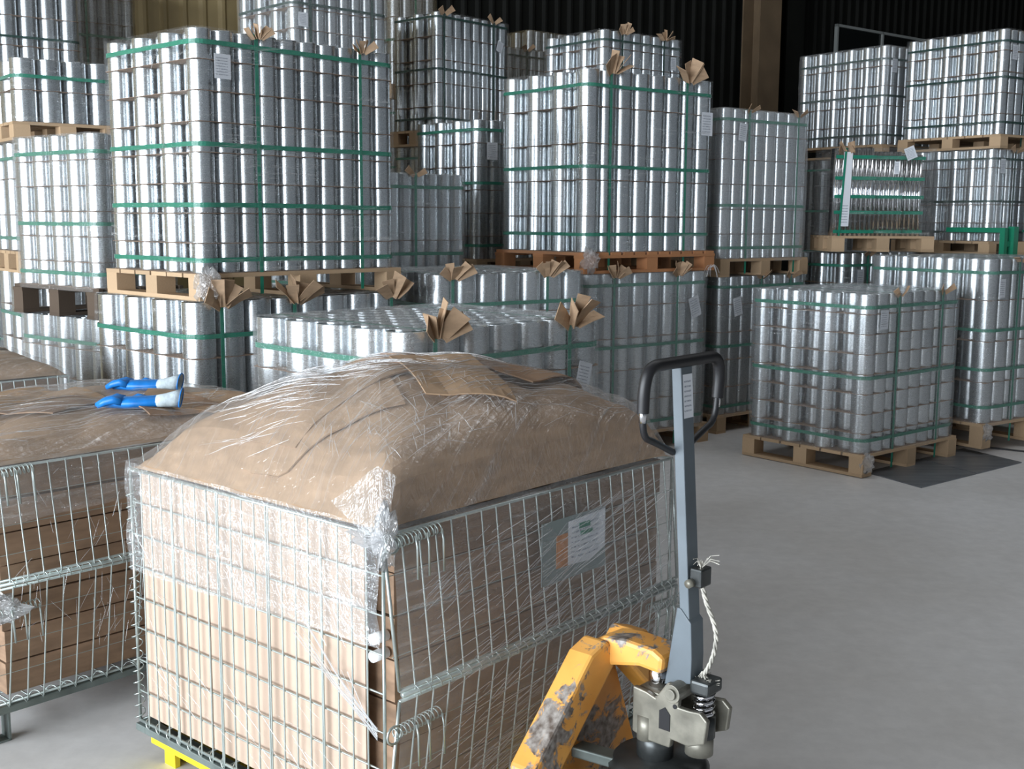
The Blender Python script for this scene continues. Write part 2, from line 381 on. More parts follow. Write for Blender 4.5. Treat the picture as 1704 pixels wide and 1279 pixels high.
def leaf(g, base, dirv, wd, ln, fold, tw):
    """one bent cardboard flap"""
    d = Vector(dirv).normalized(); s = d.cross(Vector((math.cos(tw), math.sin(tw), .2))).normalized(); nrm = d.cross(s).normalized()
    b = Vector(base); P = []
    for th in (0, .003):
        for k, (l, o) in enumerate(((0, 0), (ln*.55, fold*.25), (ln, fold))):
            for m_ in (-1, 1):
                P.append(b + d*l + s*(m_*wd*(.5 + .15*k)) + nrm*(o + th + (.006 if m_ > 0 else 0)))
    fs = [(0,1,3,2),(2,3,5,4),(6,8,9,7),(8,10,11,9),(0,2,8,6),(2,4,10,8),(1,7,9,3),(3,9,11,5),(4,5,11,10),(0,6,7,1)]
    g.add(P, fs)
def protector(x, y, z, parent, size=.09, n=5, seed=0, lean=(0, -1), up=1.0):
    rr = random.Random(seed); g = MB()
    for k in range(n):
        f = (k/(max(1, n-1))-.5)*2
        d = (f*.75 + rr.uniform(-.15, .15), lean[1]*rr.uniform(.15, .5), up*(1.0-.45*abs(f)) + rr.uniform(-.1, .15))
        leaf(g, (x + f*.012, y - .004*k, z), d, size*rr.uniform(.28, .42), size*rr.uniform(.8, 1.15), rr.uniform(-.02, .02), rr.uniform(0, 3))
    g.build('cardboard_protector', M['board'], parent)
def cap_piece(x, y, z, parent, seed=0):
    rr = random.Random(seed); g = MB()
    for k in (-1, 1):
        leaf(g, (x + k*.025, y + .01, z+.012), (k*.3, -1, -.15), .055, .055, -.02, 1.2*k)
        leaf(g, (x + k*.03, y - .012, z+.01), (k*.25, -.25, -1), .05, .05, .0, .5*k)
    g.build('cardboard_protector', M['board'], parent)
def label_sheet(x, y, z, parent, wd=.10, ht=.14, tilt=0, side='front'):
    g = MB(); c, s_ = math.cos(tilt), math.sin(tilt); vs = []
    for dy in (0, .001):
        for a, b in ((-.5, -.5), (.5, -.5), (.5, .5), (-.5, .5)):
            p, q = a*wd, b*ht; vs.append((x + p*c - q*s_, y - dy + .004*a, z + p*s_ + q*c))
    uv = [(0, 0), (1, 0), (1, 1), (0, 1)]*2
    g.add(vs, [(0, 3, 2, 1), (4, 5, 6, 7), (0, 1, 5, 4), (1, 2, 6, 5), (2, 3, 7, 6), (3, 0, 4, 7)], uv)
    o = g.build('paper_label', M['paper'], parent); return o
def tuft(x, y, z, sx, sy, sz, parent, seed=0, name='crumpled_film', mat=None):
    rr = random.Random(seed); g = MB(); n, m = 16, 9; vs = []; uv = []
    for j in range(m+1):
        for i in range(n+1):
            a = 2*PI*(i % n)/n; b = PI*j/m; k = 1 + .35*math.sin(a*3+seed)*math.sin(b*4+seed) + .2*math.sin(a*7+b*5+seed)
            vs.append((x + sx*k*math.cos(a)*math.sin(b), y + sy*k*math.sin(a)*math.sin(b), z + sz*k*math.cos(b))); uv.append((i/n*.3, j/m*.2))
    g.add(vs, [(j*(n+1)+i, (j+1)*(n+1)+i, (j+1)*(n+1)+i+1, j*(n+1)+i+1) for j in range(m) for i in range(n)], uv)
    return g.build(name, mat or M['film_tuft'], parent, True)

def strands(parent, pts_fn, n, seed, lmin, lmax, slope, r=.0006, spread=.12, name='glint_strand', mat=None):
    """thin pale tubes just off the film, put in for the glints of its wrinkles; pts_fn(u, v) -> point on the film, u and v in metres"""
    rr = random.Random(seed); g = MB(); (u0, u1), (v0, v1), f = pts_fn
    cl = [(rr.uniform(u0, u1), rr.uniform(v0, v1)) for _ in range(max(1, n//12))]
    for k in range(n):
        cu, cv = rr.choice(cl); u = cu + rr.gauss(0, .10); v = cv + rr.gauss(0, .05); L = rr.uniform(lmin, lmax)*rr.uniform(.4, 1); sl = slope + rr.gauss(0, spread)
        du, dv = math.cos(sl)*L, math.sin(sl)*L
        if not (u0 <= u <= u1-du and v0 <= v <= v1 and v0 <= v+dv <= v1): continue
        m = max(2, int(L/.04)); q = rr.uniform(.6, 1.6)*r
        g.tube([f(u+du*i/m, v+dv*i/m) for i in range(m+1)], [q*(.35+.65*math.sin(PI*(i+.3)/(m+.6))) for i in range(m+1)], 3, False)
    if not g.v: return
    o = g.build(name, mat or M['glint'], parent, True); o['kind'] = 'stuff'; return o
def heap_h(s, t, L, W, rise, seed, shoulder=.13):
    e = min(s, L-s, t, W-t); e = max(0, e)
    ex = lambda q, k: 1 - math.exp(-max(0, q)/k)
    sh = shoulder*ex(t, .022)*ex(s, .022 + .13*min(1, max(0, t)/.5))*ex(L-s, .05)*ex(W-t, .05)
    u = s/L; v = t/W
    dome = (math.sin(PI*min(1, max(0, u)))**.75)*(math.sin(PI*min(1, max(0, v)))**.75)
    fold = .018*abs(math.sin(u*5.1+v*3.3+seed)) + .010*abs(math.sin(u*11-v*8+seed*2)) 
    return sh + (rise-shoulder)*dome + fold*min(1, e/.1)
BOXM = {}
def pallet(parent, w_, d_, z1, ph, kind='A', wood_='pine', over=.02):
    """wooden pallet: nine blocks, deck boards, bottom boards, each its own piece"""
    mt = M[wood_]; p = bpy.data.objects.new('pallet', None); COL.objects.link(p); p.parent = parent; p.location = (0, 0, z1-ph)
    p.empty_display_size = .2
    x0, x1, y0, y1 = -over, w_+over, -over, d_+over; tb = .018
    me = BOXM.get(wood_)
    if me is None:
        me = MB().box((-.5, -.5, -.5), (.5, .5, .5)).mesh('board'); me.materials.append(mt); BOXM[wood_] = me
    def piece(name, lo, hi):
        o = bpy.data.objects.new(name, me); COL.objects.link(o); o.parent = p
        lo = list(lo); hi = list(hi)
        o.location = [(a+b)/2 for a, b in zip(lo, hi)]; o.scale = [abs(b-a) for a, b in zip(lo, hi)]
        o.rotation_euler = (0, 0, R.uniform(-.006, .006))
    bw = .10
    xs = (x0, (x0+x1)/2-bw/2, x1-bw); ys = (y0, (y0+y1)/2-bw/2, y1-bw)
    if kind == 'B':
        nb = 11; pw = (x1-x0)/nb
        for k in range(nb): piece('deck_board', (x0+k*pw+.012, y0, ph-tb), (x0+(k+1)*pw-.012, y1, ph))
        for y in ys: piece('stringer_board', (x0, y, ph-2*tb), (x1, y+bw, ph-tb))
        for y in ys: piece('bottom_board', (x0, y, 0), (x1, y+bw, tb))
        zb = (tb, ph-2*tb)
    else:
        nb = 6; pw = (y1-y0)/nb
        for k in range(nb): piece('deck_board', (x0, y0+k*pw+.006, ph-tb), (x1, y0+(k+1)*pw-.006, ph))
        for x in xs: piece('bottom_board', (x, y0+.004, 0), (x+bw, y1-.004, tb))
        zb = (tb, ph-tb)
    for x in xs:
        for y in ys: piece('block', (x+.002, y+.002, zb[0]), (x+bw-.002, y+bw-.002, zb[1]))
    return p
GROUP = 'strapped pallet loads of silver cans'
def load(label, x, y, z0, z1, a, w_, d_, nc, nr, layers, straps=(.09, .5, .9), vst=(.3, .8), fm='film', holes=0, ph=.125, pk='A', wd='pine',
         prot='fan', lab=None, top=None, seed=1, sheetmat='board_dark', film_amp=.006, psize=.09, tf_=0, sm_=None, strn=50):
    rr = random.Random(seed)
    t = empty('pallet_load', (x, y, 0), a, label, 'pallet load', GROUP)
    D = w_/nc; dy = (d_-D)/max(1, nr-1); H = z1-z0; lh = H/layers; ch = lh-.0025
    meA = get_can(ch, False); meB = get_can(ch, True) if holes else meA
    if top is None: top = z1 < 1.5
    inner = MB()
    for j in range(nr):
        odd = j % 2; n = nc - odd
        for i in range(n):
            px = D/2 + i*D + odd*D/2; py = D/2 + j*dy
            ring = (j == 0 or i == 0)
            for k in range(layers):
                if ring or (top and k == layers-1) or (i == n-1 and k >= layers-2 and layers < 7 and j < 3):
                    o = bpy.data.objects.new('can', meB if holes and rr.random() < holes else meA); COL.objects.link(o); o.parent = t
                    o.location = (px + rr.uniform(-.0015, .0015), py + rr.uniform(-.0015, .0015), z0 + k*lh + .0022); o.scale = (D, D, 1)
                    o.rotation_euler = (0, 0, rr.uniform(-.5, .5))
            if not ring:
                zt = z1 - (lh if top else 0) - .006; q = 10
                vs = [(px + D*.47*math.cos(2*PI*m/q), py + D*.47*math.sin(2*PI*m/q), zz) for zz in (z0+.002, zt) for m in range(q)]
                inner.add(vs, [(m, (m+1) % q, q+(m+1) % q, q+m) for m in range(q)] + [tuple(range(q, 2*q))])
    if inner.v:
        o = inner.build('inner_cans', M['tin'], t); o['kind'] = 'stuff'
    # thin board sheets between the layers, corners poking out past the round cans
    sm = MB(); e = .0015; c = D*.22
    poly = [(-e+c*.3, -e), (w_+e-c, -e), (w_+e, c), (w_+e, d_+e-c), (w_+e-c, d_+e), (c, d_+e), (-e, d_+e-c), (-e, c*.3)]
    poly[0] = (D*.05, -e); poly[-1] = (-e, D*.05)
    sm.prism(poly, 0, .0018, lambda p, q, h: (p, q, h)); smesh = sm.mesh('layer_sheet'); smesh.materials.append(M[sheetmat])
    for k in range(0, layers):
        o = bpy.data.objects.new('layer_sheet', smesh); COL.objects.link(o); o.parent = t; o.location = (rr.uniform(-.002, .002), rr.uniform(-.002, .002), z0 + k*lh + .0005)
    for f in straps:
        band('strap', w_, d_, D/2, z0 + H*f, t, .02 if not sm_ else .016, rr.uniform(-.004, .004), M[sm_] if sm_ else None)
    for i, f in enumerate(vst):
        g = MB(); X = w_*f; h = .009; zt = z1+.003; zb = z0 - ph + .02
        ln = [(-.007, zb), (-.0085, z0), (-.0075, (z0+z1)/2), (-.007, zt-.01), (.004, zt), (d_, zt), (d_+.006, zt-.01)]
        vs = []
        for yy, zz in ln:
            vs += [(X-h, yy, zz), (X+h, yy, zz)]
        g.add(vs, [(2*k, 2*k+1, 2*k+3, 2*k+2) for k in range(len(ln)-1)])
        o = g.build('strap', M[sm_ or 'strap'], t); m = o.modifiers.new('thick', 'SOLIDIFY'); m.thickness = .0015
        if prot == 'fan': protector(X, -.01, z1-.02, t, psize, 5 + (i+seed) % 2, seed*7+i)
        elif prot == 'cap': cap_piece(X, 0, z1, t, seed+i)
        elif prot == 'one': protector(X, -.005, z1-.015, t, .075, 2, seed*5+i)
    if lab: label_sheet(lab[0]*w_, -.012, lab[1], t, *(lab[2:] or ()))
    if fm: film_shell('stretch_film', w_, d_, D/2, z0-.02, z1, t, M[fm], film_amp)
    if strn:
        strands(t, ((.02, w_-.02), (z0+.02, z1-.01), lambda u, v: (u, -.016, v)), strn, seed, .04, .22, .10)
        strands(t, ((.02, d_-.02), (z0+.02, z1-.01), lambda u, v: (-.016, u, v)), strn//2, seed+50, .03, .14, -.1, spread=.5)
        if z1 < 1.5: strands(t, ((.03, w_-.03), (.03, d_-.03), lambda u, v: (u, v, z1+.010)), strn, seed+90, .06, .3, .5)
    if tf_: tuft(.02, -.02, z0-.05, tf_*.8, tf_*.8, tf_, t, seed+20)
    if ph: pallet(t, w_, d_, z0, ph, pk, wd)
    return t
def plain_load(label, x, y, z1, a, w_, d_, z0=.13, nc=8, nr=5):
    """lower load hidden behind the front rows: columns of cans joined into one piece, straps and pallet"""
    t = empty('pallet_load', (x, y, 0), a, label, 'pallet load', GROUP); D = w_/nc; dy = (d_-D)/(nr-1); g = MB(); q = 12
    for j in range(nr):
        for i in range(nc - j % 2):
            px = D/2 + i*D + (j % 2)*D/2; py = D/2 + j*dy
            L = max(2, int((z1-z0)/.2)); lh = (z1-z0)/L
            for k in range(L if (i == 0 or j == 0) else 1):
                a0 = z0 + k*lh; a1 = a0 + lh - .004 if (i == 0 or j == 0) else z1
                vs = [(px + D*.48*math.cos(2*PI*m/q), py + D*.48*math.sin(2*PI*m/q), zz) for zz in (a0, a1) for m in range(q)]
                g.add(vs, [(m, (m+1) % q, q+(m+1) % q, q+m) for m in range(q)] + [tuple(range(q, 2*q))])
    o = g.build('cans', M['tin'], t, False); o['kind'] = 'stuff'
    for f in (.1, .5, .9): band('strap', w_, d_, D/2, z0 + (z1-z0)*f, t)
    film_shell('stretch_film', w_, d_, D/2, z0, z1, t, M['film_mid'])
    pallet(t, w_, d_, z0, .13)
    return t
exec_loads = True
# ---- front pair at the left
load('tall near load of silver cans in eight layers on a pale pallet, upper left',
     -1.363, 5.08, 1.255, 2.306, .82, 1.128, .79, 10, 7, 8, (.055, .285, .535, .945), (.275, .80), 'film', lab=(.115, 2.15, .085, .105), prot='fan', psize=.065, tf_=.07, strn=260, seed=1, ph=.118)
load('low load of wide silver cans directly under the tall near left load',
     -1.385, 5.0, .135, 1.132, .82, 1.19, .90, 8, 7, 4, (.08, .45, .85), (.12, .45, .95), 'film', holes=.45, seed=2, psize=.12, ph=.13)
load('low load of silver cans directly behind the near wire cage, glossy film top',
     -.367, 3.90, .135, 1.115, .80, 1.054, .942, 7, 9, 5, (.10, .5, .89), (.13, .80), 'film_mid', strn=150, lab=(.875, .885, .085, .115, -.25), seed=3, psize=.12, ph=.13)
load('low can load second row behind the near cage, flat cardboard cap on its strap',
     -.398, 6.0, .135, 1.211, .66, 1.034, .9, 7, 5, 5, (.10, .5, .85), (.10, .72), 'film_mid', lab=(.93, .98, .09, .12, .1), seed=4, psize=.1, ph=.13)
# ---- centre
load('tall shiny load of silver cans on the reddish pallet in the centre',
     .443, 7.15, 1.30, 2.407, .669, 1.137, .862, 8, 7, 5, (.10, .475, .915), (.17, .76), 'film', holes=.35, lab=(.925, 2.13, .11, .15), tf_=.065, seed=5, psize=.13, ph=.13, pk='B', wd='orange_wood')
load('hazy wrapped load of cans under the reddish pallet, half hidden by the truck handle',
     .463, 7.15, .13, 1.165, .669, 1.10, .88, 8, 7, 5, (.06, .55, .93), (.2, .72), 'film_haze', lab=(.87, .93, .10, .14, .3), seed=6, ph=.13)
load('cloudy film wrapped load of dull grey cans right of the shiny centre load',
     1.448, 8.10, 1.235, 2.266, .67, .93, .55, 8, 5, 6, (.075, .36, .93), (.27, .85), 'film_haze', lab=(.19, 2.11, .085, .12, -.1), prot='one', seed=7, ph=.125)
load('bluish low load of cans directly under the cloudy film wrapped load',
     1.456, 8.10, .13, 1.108, .67, .95, .55, 8, 5, 5, (.06, .5, .93), (.45, .8), 'film_mid', lab=(.18, .90, .09, .13, .2), prot='one', seed=8, ph=.13)
# ---- right
load('low square load of satin silver cans standing alone in the aisle',
     2.07, 6.70, .136, 1.079, .696, 1.014, .859, 8, 7, 8, (.085, .48, .92), (.30, .78), 'film_mid', lab=(.14, .93, .085, .115), prot='one', strn=150, tf_=.05, seed=9, ph=.132)
load('load of long silver cans at the right edge just behind the aisle load',
     3.055, 7.40, .202, 1.265, .62, 1.1, .94, 8, 7, 4, (.10, .33, .57, .92), (.28, .8), 'film_mid', lab=(.10, 1.08, .07, .12), prot='one', tf_=.045, seed=10, ph=.16)
load('narrow low load of cans at the back beneath the bright metal profiles',
     2.49, 8.72, .13, 1.262, .62, .9, .5, 8, 5, 5, (.05, .5, .92), (.3,), 'film', lab=(.2, 1.08, .08, .12), prot='one', seed=11, ph=.13)
load('upper load of slim silver cans at far right, tallest in the right corner',
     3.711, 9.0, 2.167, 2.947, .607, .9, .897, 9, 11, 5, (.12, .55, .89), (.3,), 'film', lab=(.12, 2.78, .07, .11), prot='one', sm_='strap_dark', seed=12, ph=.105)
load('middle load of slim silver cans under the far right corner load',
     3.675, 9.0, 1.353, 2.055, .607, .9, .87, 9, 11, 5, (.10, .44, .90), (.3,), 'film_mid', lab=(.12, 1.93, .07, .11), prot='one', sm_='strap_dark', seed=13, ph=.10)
load('middle load cut by the right edge of the photo, above the long can load',
     4.20, 8.71, 1.353, 2.04, .607, .9, .45, 8, 5, 5, (.12, .5, .90), (.3,), 'film', prot='one', seed=14, ph=.10)
load('upper slim can load with a shadowed right side, left of the far corner load',
     3.063, 9.80, 2.137, 2.936, .62, .85, .923, 9, 11, 5, (.10, .50, .87), (.4,), 'film_mid', lab=(.12, 2.78, .07, .11), prot='one', sm_='strap_dark', seed=15, ph=.105)
# ---- back row
load('upper grey back row load between the tall left load and shiny centre load',
     -.577, 9.0, 2.177, 3.048, .85, .82, .50, 8, 5, 5, (.10, .52, .96), (.08, .76), 'film', lab=(.84, 2.86, .07, .085, -.3), prot='one', sm_='strap_dark', seed=16, ph=.12)
load('middle load of bright cans with torn film edge left of the centre load',
     -.252, 8.30, 1.215, 2.196, .73, .9, .74, 7, 7, 6, (.10, .55, .93), (.6,), 'film', lab=(.14, 1.98, .10, .12), prot=None, seed=17, ph=.12)
load('dim shadowed load just right of the tall left load, thick film, yellow cardboard leaf',
     -.910, 7.0, .13, 1.778, .70, .792, .6, 8, 5, 8, (.28, .70, .95), (.5,), 'film_mid', prot='one', seed=18, ph=.13)
load('distant upper load of grey cans behind the shiny centre load, two cardboard pads',
     .669, 8.90, 2.40, 2.909, .70, .881, .681, 8, 7, 4, (.86,), (.22, .74), 'film', lab=(.86, 2.72, .065, .10), prot='fan', psize=.075, sm_='strap_dark', seed=19, ph=.12)
load('distant brownish load of cans beside the dark wall, farthest in the centre',
     .135, 11.0, 2.60, 3.226, .70, .75, .45, 8, 5, 3, (.1,), (.4,), 'amber_film', prot=None, sm_='strap_dark', seed=20, ph=.12)
load('dark distant load with one orange cardboard pad in front of the brownish far load',
     -.06, 10.2, 2.45, 2.96, .70, .55, .4, 6, 5, 3, (.88,), (.4,), 'amber_film', prot='one', sm_='strap_dark', seed=21, ph=.12)
load('upper grey load rising past the top edge behind the tall left load',
     -1.449, 7.80, 2.46, 3.00, .75, .77, .70, 8, 7, 4, (.14, .80), (.18, .83), 'film_mid', lab=(.10, 2.79, .075, .09), prot=None, sm_='strap_dark', seed=22, ph=.12)
load('upper dark shiny load of cans cut by the top left corner of the photo',
     -4.25, 8.09, 2.30, 3.35, .66, 1.30, .6, 9, 5, 5, (.04, .46, .92), (), 'film', prot=None, sm_='strap_dark', seed=23, ph=.12)
load('brown film wrapped load in shadow behind the top left corner load',
     -3.52, 9.55, 2.45, 3.45, .66, .50, .45, 5, 5, 5, (.5,), (.2,), 'amber_film', prot=None, seed=24, ph=.12)
load('loose film wrapped load with yellow highlights behind the upper grey load',
     -1.00, 9.8, 2.6, 3.32, .66, .45, .5, 4, 5, 4, (.5,), (.5,), 'amber_film', prot=None, seed=25, ph=.12)
load('low wide can load with torn film skirt at left edge, topmost of its column',
     -2.96, 7.02, 2.06, 2.434, .66, .60, .6, 4, 5, 2, (.72,), (), 'film', prot=None, seed=26, ph=.11)
load('wrapped load with cardboard layers at the left edge, on a thick pale pallet',
     -2.96, 7.02, 1.290, 1.945, .66, .60, .6, 5, 5, 3, (.12, .85), (), 'film_mid', prot=None, seed=27, ph=.13)
load('bluish bottom load at the left edge with a loose film fringe',
     -2.96, 7.02, .13, 1.155, .66, .60, .6, 5, 5, 5, (.2, .75), (), 'film_mid', prot=None, seed=28, ph=.13)
load('upright load of bluish cans on a dark pallet left of the tall front load',
     -2.148, 6.0, 1.13, 1.925, .90, .50, .80, 4, 9, 6, (.09, .42, .885), (), 'film_mid', lab=(.45, 1.72, .07, .12), prot=None, seed=29, ph=.16, pk='B', wd='dark_wood')
load('dark shaded load under the dark pallet at left, slanting film creases',
     -2.148, 6.0, .13, .965, .90, .50, .80, 4, 9, 5, (.85,), (), 'film_haze', prot=None, seed=30, ph=.13)
# ---- loads that carry the upper rows, hidden behind the front rows
def column(x, y, a, w_, d_, ztop, what):
    """fill from the floor up to ztop (underside of the upper pallet)"""
    if ztop > 1.45:
        h = ztop/2; plain_load('bottom hidden load under ' + what, x, y, h, a, w_, d_)
        plain_load('second hidden load under ' + what, x, y, ztop, a, w_, d_, h+.13)
    else: plain_load('plain load hidden under ' + what, x, y, ztop, a, w_, d_)
for args in ((-.577, 9.0, .85, .82, .5, 2.057, 'the grey back row load'), (-.252, 8.3, .73, .9, .74, 1.095, 'the torn film load'),
             (.669, 8.9, .70, .881, .681, 2.28, 'the distant load with two pads'), (.135, 11, .70, .75, .45, 2.48, 'the far brownish load'),
             (-.06, 10.2, .70, .55, .4, 2.33, 'the dark load with one orange pad'), (-1.449, 7.8, .75, .77, .70, 2.34, 'the load past the top edge'),
             (-4.25, 8.09, .66, 1.30, .6, 2.18, 'the top left corner load'), (-3.52, 9.55, .66, .5, .45, 2.33, 'the brown film load'),
             (-1.0, 9.8, .66, .45, .5, 2.48, 'the loose film load'), 
             (3.675, 9.0, .607, .9, .87, 1.253, 'the slim can corner column'), (4.20, 8.71, .607, .9, .45, 1.253, 'the right edge column'),
             (3.063, 9.8, .62, .85, .923, 2.032, 'the load with a shadowed side')):
    column(*args)
# bundled bright profiles on their own pallet
def profile_load():
    a = .08; t = empty('profile_load', (2.36, 8.58, 0), a, 'load of bright upright metal profiles banded in green, white paper strip on it', 'pallet load')
    z0, z1 = 1.395, 2.03; n = 0
    for b, (x0, cnt, y) in enumerate(((0.0, 8, 0.0), (.30, 6, .05), (.52, 5, .10))):
        bd = bpy.data.objects.new('profile_bundle', None); COL.objects.link(bd); bd.parent = t; bd.location = (x0, y, 0)
        for k in range(cnt):
            g = MB(); g.tube([(k*.036+.012, 0, z0), (k*.036+.012, 0, z1-.02*b)], .012, 12)
            g.box((k*.036-.002, .022, z0), (k*.036+.026, .12, z1-.02*b)); g.build('profile', M['slat'], bd, True)
        W = cnt*.036
        for f in (.05, .27, .45, .66, .9):
            z = z0 + (z1-z0)*f; MB().box((-.012, -.015, z-.012), (W+.006, -.0115, z+.012)).build('strap', M['strap'], bd)
    g = MB(); g.add([(.035, -.02, z0+.07), (.10, -.02, z0+.07), (.11, -.02, z1-.03), (.045, -.02, z1-.03)], [(0, 1, 2, 3)], [(0, 0), (1, 0), (1, 3), (0, 3)])
    g.build('paper_strip', M['paper'], t)['label'] = 'white paper strip'
    g = MB(); g.add([(.02, -.024, z0), (.036, -.024, z0), (.066, -.024, z1), (.05, -.024, z1)], [(0, 1, 2, 3)]); g.build('strap', M['strap'], t)
    cap_piece(.06, 0, z1, t, 3); label_sheet(.44, -.03, z1-.14, t, .04, .09); label_sheet(.56, .02, z1-.03, t, .08, .09, .4)
    film_shell('stretch_film', .74, .44, .02, z0, z1, t, M['film'])
    pallet(t, .74, .44, z0, .115, 'A', 'pine'); return t
profile_load()

g = MB()
for k in range(14):
    p = Vector((1.335, 7.80, 1.19)); pts = [p]; d = Vector((R.uniform(-.5, .5), R.uniform(-.4, .2), R.uniform(.2, .8)))
    for q in range(5): p = p + d*.022; d.z -= .45; pts.append(p.copy())
    g.tube(pts, .0018, 4)
tag(g.build('film_shreds', M['film_tuft']), 'bunch of white film shreds hanging from the right end of the reddish pallet', 'film')

# ------------------------------------------------------------------ wire mesh cages
WIREM = MB().tube([(0, 0, 0), (0, 0, 1)], 1, 7).mesh('wire'); WIREM.materials.append(M['galv']); WIREM.polygons.foreach_set('use_smooth', [len(p.vertices) == 4 for p in WIREM.polygons])
def wire(parent, a, b, r=.0024, name='wire'):
    a = Vector(a); b = Vector(b); o = bpy.data.objects.new(name, WIREM); COL.objects.link(o); o.parent = parent
    o.location = a; o.scale = (r, r, (b-a).length); o.rotation_mode = 'QUATERNION'; o.rotation_quaternion = (b-a).to_track_quat('Z', 'Y'); return o
def rods(lst, r=.0045, n=6):
    g = MB()
    for p in lst: g.tube(p, r, n)
    return g
def helix(p0, p1, rad, pitch, r=.0018):
    p0 = Vector(p0); p1 = Vector(p1); d = p1-p0; L = d.length; d.normalize(); u = d.orthogonal().normalized(); v = d.cross(u); m = int(L/pitch*10)
    return MB().tube([p0 + d*(L*k/m) + u*(rad*math.cos(2*PI*k/10)) + v*(rad*math.sin(2*PI*k/10)) for k in range(m+1)], r, 4)
def cage(label, loc, a, L, W, z0, z1, zh, bulge=.035, floor=0.0, rr=None, side=True):
    rr = rr or random.Random(3)
    t = empty('mesh_cage', loc, a, label, 'cage', 'folding wire mesh cages')
    def panel(name, rodl):
        return rods(rodl).build(name, M['galv'], t, True)
    # short side at s=0 (faces the door)
    p = panel('side_panel', [[(0, 0, z0), (0, W, z0)], [(0, 0, z1), (0, W, z1)], [(0, 0, z0), (0, 0, z1)], [(0, W, z0), (0, W, z1)]])
    n = round(W/.05)
    for k in range(1, n):
        y = W*k/n; wire(p, (-.003, y, z0-.008), (-.003+rr.uniform(-.002, .002), y+rr.uniform(-.003, .003), z1), name='wire')
        if k % 4 == 0: wire(p, (-.003, y+.006, z0-.008), (-.003, y+.006, z1), name='wire')
    m = 8
    for k in range(1, m): wire(p, (.002, 0, z0+(z1-z0)*k/m), (.002, W, z0+(z1-z0)*k/m+rr.uniform(-.002, .002)))
    # far side and back, plain
    p = panel('side_panel', [[(L, 0, z0), (L, W, z0)], [(L, 0, z1), (L, W, z1)], [(L, 0, z0), (L, 0, z1)], [(L, W, z0), (L, W, z1)]])
    for k in range(1, n): wire(p, (L, W*k/n, z0), (L, W*k/n, z1))
    p = panel('back_panel', [[(0, W, z0), (L, W, z0)], [(0, W, z1), (L, W, z1)]])
    nl = round(L/.05)
    for k in range(1, nl): wire(p, (L*k/nl, W, z0), (L*k/nl, W, z1))
    # long front: upper gate and lower panel joined by a coil hinge that bulges outwards
    b = -bulge
    p = panel('front_gate', [[(0, 0, z1), (L, 0, z1)], [(0, 0, z1), (.012, b, zh+.012)], [(L, 0, z1), (L-.012, b, zh+.012)], [(.012, b, zh+.012), (L-.012, b, zh+.012)]])
    for k in range(1, nl):
        x = L*k/nl; wire(p, (x+.006+rr.uniform(-.002, .002), b-.004, zh+.005), (x+rr.uniform(-.003, .003), -.004, z1))
    for k in (1, 2, 3): f = k/4; wire(p, (0, b*(1-f), zh+(z1-zh)*f), (L, b*(1-f), zh+(z1-zh)*f), .0011)
    p = panel('front_panel', [[(0, 0, z0), (L, 0, z0)], [(0, 0, z0), (.012, b, zh-.012)], [(L, 0, z0), (L-.012, b, zh-.012)], [(.012, b, zh-.012), (L-.012, b, zh-.012)]])
    for k in range(1, nl):
        x = L*k/nl; wire(p, (x+rr.uniform(-.002, .002), -.004, z0-.008), (x+.012, b-.004, zh-.01))
    for k in (1, 2, 3): f = k/4; wire(p, (0, b*f, z0+(zh-z0)*f), (L, b*f, z0+(zh-z0)*f), .0011)
    helix((.05, b, zh), (L-.03, b, zh), .014, .033).build('coil_hinge', M['galv'], t, True)
    rods([[(.02, b, zh), (L-.02, b, zh)]], .006).build('hinge_rod', M['galv'], t, True)
    helix((0, W, z0), (0, W, z1-.06), .014, .033).build('coil_hinge', M['galv'], t, True)
    helix((0, W*.02, z0), (0, W*.98, z0), .012, .05).build('coil_hinge', M['galv'], t, True)
    helix((.02, 0, z0), (L, 0, z0), .014, .05).build('coil_hinge', M['galv'], t, True)
    # latches at the gate ends
    for z, x0, sg in ((z1-.012, 0, 1), (zh-.085, 0, 1), (zh-.06, L, -1)):
        o = helix((x0, b*.4-.012, z), (x0+sg*.14, b*.4-.016, z+.01), .013, .012, .0018).build('latch_spring', M['galv'], t, True)
        g = MB()
        for x in (.05, .085, .13):
            g.tube([(x0+sg*x, b*.4-.034, z+.012), (x0+sg*x, b*.4-.04, z-.01), (x0+sg*(x+.006), b*.4-.036, z-.085)], .003, 6)
        ring = [(x0 - sg*.002 + .02*math.cos(q*PI/6), b*.4-.018, z+.02*math.sin(q*PI/6)) for q in range(12)]
        g.tube(ring, .003, 6, closed=True); g.build('latch', M['galv'], t, True)
    # base frame, mesh deck and feet
    g = MB(); zf = z0-.028
    for lo, hi in (((-.01, -.01), (L+.01, .035)), ((-.01, W-.035), (L+.01, W+.01)), ((-.01, .035), (.035, W-.035)), ((L-.035, .035), (L+.01, W-.035))):
        g.box((lo[0], lo[1], zf), (hi[0], hi[1], zf+.02))
    bevel(g.build('base_frame', M['frame'], t))
    g = MB()
    for k in range(1, 20): g.tube([(L*k/20, 0, z0-.004), (L*k/20, W, z0-.004)], .0025, 5)
    for k in range(1, 10): g.tube([(0, W*k/10, z0-.006), (L, W*k/10, z0-.006)], .0025, 5)
    g.build('deck_mesh', M['galv'], t, True)
    for x in (.0, L-.05):
        for y in (.0, W-.42):
            g = MB(); g.box((x, y, floor), (x+.006, y+.05, zf)); g.box((x+.044, y, floor), (x+.05, y+.05, zf)); g.box((x, y, floor), (x+.05, y+.05, floor+.006)); g.build('foot', M['frame'], t)
    return t
C1 = (-.274, 2.40, 0); A1 = .855; L1, W1 = 1.116, 1.0; TOP1 = .828; RISE = .255
cg1 = cage('near wire mesh cage full of cardboard, wrapped in film, grey plate on its side', C1, A1, L1, W1, .115, TOP1, .475)
